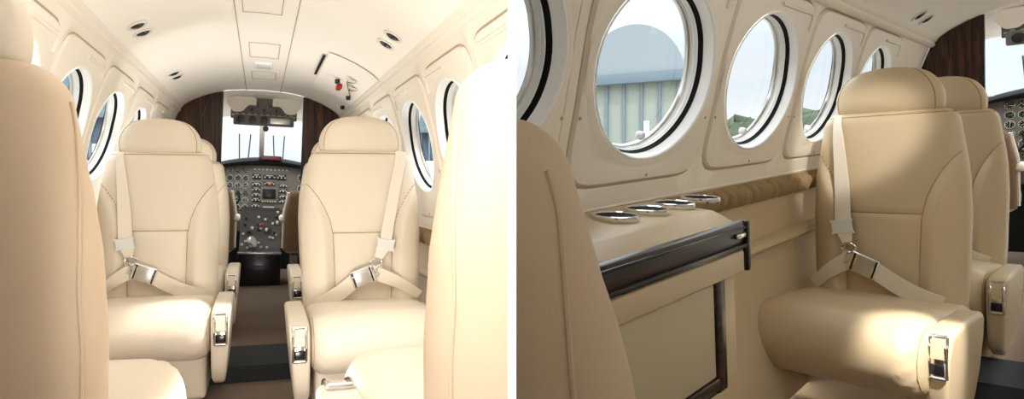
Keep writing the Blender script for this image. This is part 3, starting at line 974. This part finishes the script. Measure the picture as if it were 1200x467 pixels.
# ================================================================== added wall for the white border between the two views
y0, y1 = .37, 1.86
mb = MB().loft([[(DIV_A * y0, y0, -.1), (DIV_B * y0, y0, -.1), (DIV_B * y0 + (y1 - y0) * (DIV_A + DIV_B) / 2, y1, -.1), (DIV_A * y0 + (y1 - y0) * (DIV_A + DIV_B) / 2, y1, -.1)],
                [(DIV_A * y0, y0, 2.0), (DIV_B * y0, y0, 2.0), (DIV_B * y0 + (y1 - y0) * (DIV_A + DIV_B) / 2, y1, 2.0), (DIV_A * y0 + (y1 - y0) * (DIV_A + DIV_B) / 2, y1, 2.0)]])
struct('border_divider', mb, M['divider'])

# ================================================================== B: window-side cabin
cB = (DIV_B, 'B')
cB0 = (DIV_B, 'B', 0)
TB, ZB = -.08, 0.0
side_wall(FB, -1, 'wall_window_side', [.81, 1.52, 2.23, 2.94, 3.65], .30, 1.035, .213, .71, 4.7, .4, TB, ZB, cut=cB0, z_lo=.715)
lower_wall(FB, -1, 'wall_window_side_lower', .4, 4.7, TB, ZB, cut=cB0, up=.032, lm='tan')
ceil(FB, 'ceiling_window_side', -.5, 4.7, TB, ZB - .03, cut=cB0, lip_sides=(-1,))
bulkhead(FB, 'wall_bulkhead_window_side', -1, 4.7, .36, TB, ZB - .03)
struct('floor_window_side', fbox(MB(), FB, -.84, .66, -.5, 3.0, -.185, -.145), M['carpet'], cut=cB)
struct('floor_window_side_step', fbox(MB(), FB, -.84, .66, 3.0, 3.34, -.185, -.075), M['tread'])
struct('floor_window_side_forward', fbox(MB(), FB, -.84, .66, 3.34, 6.75, -.185, -.145), M['carpet'])
spot_pair(FB, [(-.50, 3.84, 'chrome ceiling light above the shadier window row, the aft of two', 'ceiling lights in pairs', False),
               (-.50, 4.02, 'chrome ceiling light with lever nearest the big dark veneer wall', 'ceiling lights in pairs', True)], TB, ZB - .03)
SB = 'tan seats of the window-side cabin'
seat('large shaded cream belted seat facing the camera under the ceiling lights, beside the window row', SB, FB, -.535, 2.84, -.145, turn=math.radians(-7), mir=1, sx=.97, sz=1.085, cushion_len=.58, cw=.272, cx=-.012, arm_len=.75, lm='tan', base_d=.24)
seat('shaded cream seat half hidden behind the large belted seat, next to the dark veneer wall', SB, FB, -.50, 3.75, -.145, turn=math.radians(-4), mir=1, sx=.95, sz=1.085, arm_len=.8, lm='tan')
seat('dark plain seat back against the white dividing border, in front of the drinks cabinet', SB, FB, -.515, .53, -.09, fwd=True, mir=1, sz=1.0, rec=.20, lm='tan', belts=False, arm=False, head=False, cut=cB, cushion_len=.42, cw=.15, cx=-.10, cz_dz=.10)

# drinks cabinet along the window wall
dc = thing('drinks_cabinet', 'shaded cream leather drinks cabinet with gloss wood strip and four cup holders under the windows', 'cabinet', FB.mat(-.60, 1.59, 0))
inv = dc.matrix_basis.inverted()
# local: x across (0 = front, negative towards the wall), y along (0 = forward end), z up
def swp(poly, y0, y1): return MB().prism(poly, y0, y1, 'y')
wl = -.20
bm_poly = [(wl, .30), (wl, .712), (-.045, .692), (-.033, .687), (.012, .662), (.014, .60), (.0, .59), (.0, .30)]
mb = MB()
rings = []
for y, k in ((-.71, 0), (-.10, 0), (-.02, .003), (-.006, .009), (0, .016)):
    rings.append([(x - (k * .5 if x > -.1 else 0), y, z - (k if z > .65 else 0)) for x, z in bm_poly])
mb.loft(rings)
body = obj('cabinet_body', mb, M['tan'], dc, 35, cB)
mb = swp([(wl, .28), (.0, .28), (.0, .60), (wl, .60)], -.71, -.10)
obj('carcass', mb, M['wood_h'], dc, 40, cB)
mb = MB()
poly = [(.014, .664), (.022, .660), (.024, .652), (.018, .606), (.012, .600), (.0, .600), (.0, .664)]
mb.prism(poly, -.71, .006)
wd = obj('wood_strip', mb, M['wood_h'], dc, 30, cB)
mb = MB()
mb.rbox((.024, -.35, .650), (.008, .71, .007), .002)
mb.rbox((.024, -.35, .607), (.008, .71, .010), .002)
mb.rbox((.022, .004, .605), (.014, .018, .12), .004)
obj('strip_edge', mb, M['black'], wd, 40, cB)
mb = MB().rbox((.026, -.045, .634), (.012, .05, .012), .004, 3)
obj('strip_latch', mb, M['chrome'], wd, 40, cB)
mb = MB().rbox((.012, -.36, .571), (.024, .69, .052), .006, 3)
obj('drawer_front', mb, M['tan'], dc, 40, cB)
mb = MB().rbox((.0, -.43, .435), (.02, .54, .215), .004, 2)
obj('door_panel', mb, M['cabpanel'], dc, 40, cB)
mb = MB()
mb.rbox((.004, -.135, .42), (.022, .05, .26), .004)
mb.rbox((.004, -.41, .312), (.022, .60, .028), .004)
obj('door_frame', mb, M['wood_h'], dc, 40, cB)
mb = swp([(wl, -.145), (-.05, -.145), (-.05, .28), (wl, .28)], -.62, -.12)
obj('plinth', mb, M['brown'], dc, 40, cB)
for i, (tt, ss) in enumerate(((-.72, 1.245), (-.72, 1.385), (-.72, 1.525), (-.72, 1.675))):
    x, y = tt + .60, ss - 1.59
    ax_ = Vector((.07, 0, .9975))
    cc = Vector((x, y, .692 - (x + .045) * .129))
    mb = MB().lathe(cc, [(.048, -.002), (.050, .004), (.049, .010), (.046, .0112), (.043, .009), (.042, .004)], ax_, 36, False, False)
    cup = obj('cup_holder', mb, M['chrome'], dc, 40, cB)
    mb = MB().lathe(cc, [(.0432, .0086), (.038, .0084), (.02, .0080)], ax_, 30)
    obj('cup_well', mb, M['rubber'], cup, 40, cB)

# far side of the window-side cabin: unseen, its openings sized to dim the cabin, and the closed aft end
mb = MB()
for q0, q1 in ((.0, .80), (1.26, 1.5)):
    fbox(mb, FB, .655, .69, -.5, 4.7, q0 - .145, q1)
for k in range(9):
    fbox(mb, FB, .655, .69, -.5 + .62 * k, (.12 if k < 2 else -.02) + .62 * k, .80, 1.26)
struct('wall_opposite_side', mb, M['plastic'], cut=cB)
struct('wall_aft_window_side', fbox(MB(), FB, -.84, .69, -.54, -.5, -.145, 1.5), M['wood_v'], cut=cB)
cockpit(FB, 'in the window-side cabin', TB - .07, ZB, right=False)

# ================================================================== outdoors
mb = MB().loft([[(-400, -50, -1.6), (400, -50, -1.6)], [(-400, 600, -1.6), (400, 600, -1.6)]], False, False, False)
struct('ground', mb, M['apron'])
def hangar(label, cx, cy, yaw, w, h, d, grp, wm='grey_building', rm='blue_roof'):
    hg = thing('hangar', label, 'building', Matrix.Translation((cx, cy, -1.6)) @ Matrix.Rotation(yaw, 4, 'Z'), grp)
    hw = h * .74
    mb = MB().rbox((0, d / 2, hw / 2), (w, d, hw), .02)
    obj('wall', mb, M[wm], hg)
    arc = [(w * .52 * math.cos(PI * i / 24), hw + (h - hw) * math.sin(PI * i / 24)) for i in range(25)]
    mb = MB().prism(arc, -.4, d + .4)
    obj('roof', mb, M[rm], hg)
    mb = MB().rbox((0, -.3, hw - .1), (w * 1.04, .5, h * .05), .02)
    obj('fascia', mb, M['roof_dark'], hg)
    for k in range(6):
        obj('door_post', MB().rbox((-w * .46 + w * .92 * k / 5, -.08, hw / 2 - .1), (.16, .2, hw - .3), .03), M['roof_dark'], hg)
    mb = MB().rbox((0, -.2, 2.2), (w * 1.02, .3, 4.4), .03)
    obj('ground_band', mb, M['white'], hg)  # added band, stands in for the pale ground before the hangar
    mb = MB().rbox((w * .14, -.06, hw * .62), (w * .06, .06, hw * .16), .02)
    obj('notice', mb, M['white'], hg)
hangar('arched blue-roofed hangar outside the second oval window', 12.9, 40, math.radians(-28), 5.8, 12.4, 9, None)
hangar('dark blue hangar outside the port windows of the bright cabin', -27, 50, math.radians(20), 7, 11, 12, None, 'dark_wall', 'roof_dark')
hangar('dark blue hangar outside the starboard windows of the bright cabin', 1.2, 52, 0, 3.6, 9.5, 9, None, 'dark_wall', 'roof_dark')
random.seed(3)
mb = MB()
for k in range(160):
    a = random.uniform(.38, .80)
    r = random.uniform(100, 130)
    x, y = r * math.tan(a) if False else r * math.sin(a), r * math.cos(a)
    h = random.uniform(4.4, 6.2)
    rr = []
    for q in range(7):
        ph = PI * q / 6
        rr.append([(x + h * 1.2 * math.sin(ph) * math.cos(2 * PI * j / 9) * random.uniform(.8, 1.1), y + h * 1.2 * math.sin(ph) * math.sin(2 * PI * j / 9), -1.6 + h * (1 - math.cos(ph)) * random.uniform(.9, 1.1)) for j in range(9)])
    mb.loft(rr)
tl_ = obj('treeline', mb, M['trees'])
tl_['kind'] = 'stuff'
tl_['label'] = 'distant band of green trees beyond the apron outside the windows'
tl_['category'] = 'trees'

# ================================================================== light
w = bpy.data.worlds.new('sky')
scene.world = w
w.use_nodes = True
nt = w.node_tree
bg = nt.nodes['Background']
tc = nt.nodes.new('ShaderNodeTexCoord')
mp = nt.nodes.new('ShaderNodeMapping')
mp.inputs['Scale'].default_value = (1, 1, 3)
nz = nt.nodes.new('ShaderNodeTexNoise')
nz.inputs['Scale'].default_value = 2.2
nz.inputs['Detail'].default_value = 6
rp = nt.nodes.new('ShaderNodeValToRGB')
rp.color_ramp.elements[0].position = .38
rp.color_ramp.elements[0].color = (.76, .85, .91, 1)
rp.color_ramp.elements[1].position = .62
rp.color_ramp.elements[1].color = (1, 1, 1, 1)
nt.links.new(tc.outputs['Generated'], mp.inputs[0])
nt.links.new(mp.outputs[0], nz.inputs[0])
nt.links.new(nz.outputs[0], rp.inputs[0])
nt.links.new(rp.outputs[0], bg.inputs[0])
sx_ = nt.nodes.new('ShaderNodeSeparateXYZ')
mr = nt.nodes.new('ShaderNodeMapRange')
mr.interpolation_type = 'SMOOTHSTEP'
mr.inputs['From Min'].default_value = .16
mr.inputs['From Max'].default_value = .60
mr.inputs['To Min'].default_value = 1.25
mr.inputs['To Max'].default_value = 5.0
nt.links.new(tc.outputs['Generated'], sx_.inputs[0])
nt.links.new(sx_.outputs[2], mr.inputs['Value'])
nt.links.new(mr.outputs['Result'], bg.inputs[1])

def area(name, loc, target, size, power, col=(1, 1, 1), size_y=None, spread=None):
    l = bpy.data.lights.new(name, 'AREA')
    l.energy = power
    l.color = col
    l.size = size
    if size_y:
        l.shape = 'RECTANGLE'
        l.size_y = size_y
    if spread: l.spread = spread
    o = bpy.data.objects.new(name, l)
    C.objects.link(o)
    o.location = loc
    o.rotation_euler = (Vector(target) - Vector(loc)).to_track_quat('-Z', 'Y').to_euler()
    return o
def spot(name, loc, target, power, size, blend=.5, col=(1, .93, .82), r=.03):
    l = bpy.data.lights.new(name, 'SPOT')
    l.energy = power
    l.color = col
    l.spot_size = size
    l.spot_blend = blend
    l.shadow_soft_size = r
    o = bpy.data.objects.new(name, l)
    C.objects.link(o)
    o.location = loc
    o.rotation_euler = (Vector(target) - Vector(loc)).to_track_quat('-Z', 'Y').to_euler()
    return o
# added fill lights of the bright cabin, no such lamps there
W1, W2 = (1, .99, .97), (1, .97, .92)
area('cabin_fill', FA.p(0, 1.55, 1.50), FA.p(0, 1.9, .2), .5, 3.8, W1, .8)  # unseen overhead fill, added to brighten seats and walls
area('aisle_fill', FA.p(0, 1.3, .25), FA.p(0, 2.1, 1.5), .25, 12, W1)  # added upward fill, lifts the ceiling
for t_ in (-.43, .43):
    area('uplight_fill', FA.p(t_, 3.36, .55), FA.p(t_ * .6, 3.5, 1.5), .2, 3.2, W1)  # hidden uplight added behind each seat back for the ceiling
spot('added_spot', FA.p(.45, 2.42, 1.40), FS.p(-.27, 2.48, .30), 90, math.radians(20), .6, W2)  # added spot, stands in for sun on the port cushion
spot('added_spot', Vector((-.28, .05, EYE + .58)), FS.p(.27, .72, .75), 88, math.radians(60), .4, W1)  # added spot beside the camera for the pale seat and divider end
area('cockpit_fill', FA.p(0, 5.4, 1.30), FA.p(0, 5.9, .7), .3, 2.0, W1)  # added fill to lift the dark instrument panel
# added fill lights of the window-side cabin
spot('added_spot', FB.p(.30, 1.7, 1.38), FB.p(-.33, 2.31, .24), 260, math.radians(14), .5, W2)  # added spot, stands in for the sun patch on the cushion
spot('added_spot', FB.p(.30, 1.7, 1.38), FB.p(-.66, 2.84, .82), 80, math.radians(16), .6, W2)  # added spot, makes the lit patch on the backrest
area('cabin_fill', FB.p(.25, 1.75, 1.46), FB.p(-.75, 2.0, 1.05), .35, 2.4, W2)  # added fill for the window wall and large seat
area('cockpit_fill', FB.p(TB, 5.4, 1.30), FB.p(TB, 5.9, .7), .3, 1.5, W1)  # added fill for this cockpit's panel
sun = bpy.data.lights.new('sun', 'SUN')
sun.energy = 2.0
sun.angle = math.radians(2)
so = bpy.data.objects.new('sun', sun)
C.objects.link(so)
so.rotation_euler = Vector((-.15, .5, -.85)).to_track_quat('-Z', 'Y').to_euler()

# ================================================================== camera
cam = bpy.data.cameras.new('camera')
co = bpy.data.objects.new('camera', cam)
C.objects.link(co)
co.location = O
co.rotation_euler = (PI / 2, 0, 0)
cam.sensor_width = 36
cam.lens = 36 * 750 / 1200
cam.shift_x = 100 / 1200
cam.shift_y = -16.5 / 1200
cam.clip_start = .03
cam.clip_end = 1500
scene.camera = co
vs = scene.view_settings
vs.view_transform = 'Standard'
vs.look = 'None'
vs.exposure = 0.0
vs.gamma = 1.0
vs.use_curve_mapping = False
scene.cycles.use_denoising = True
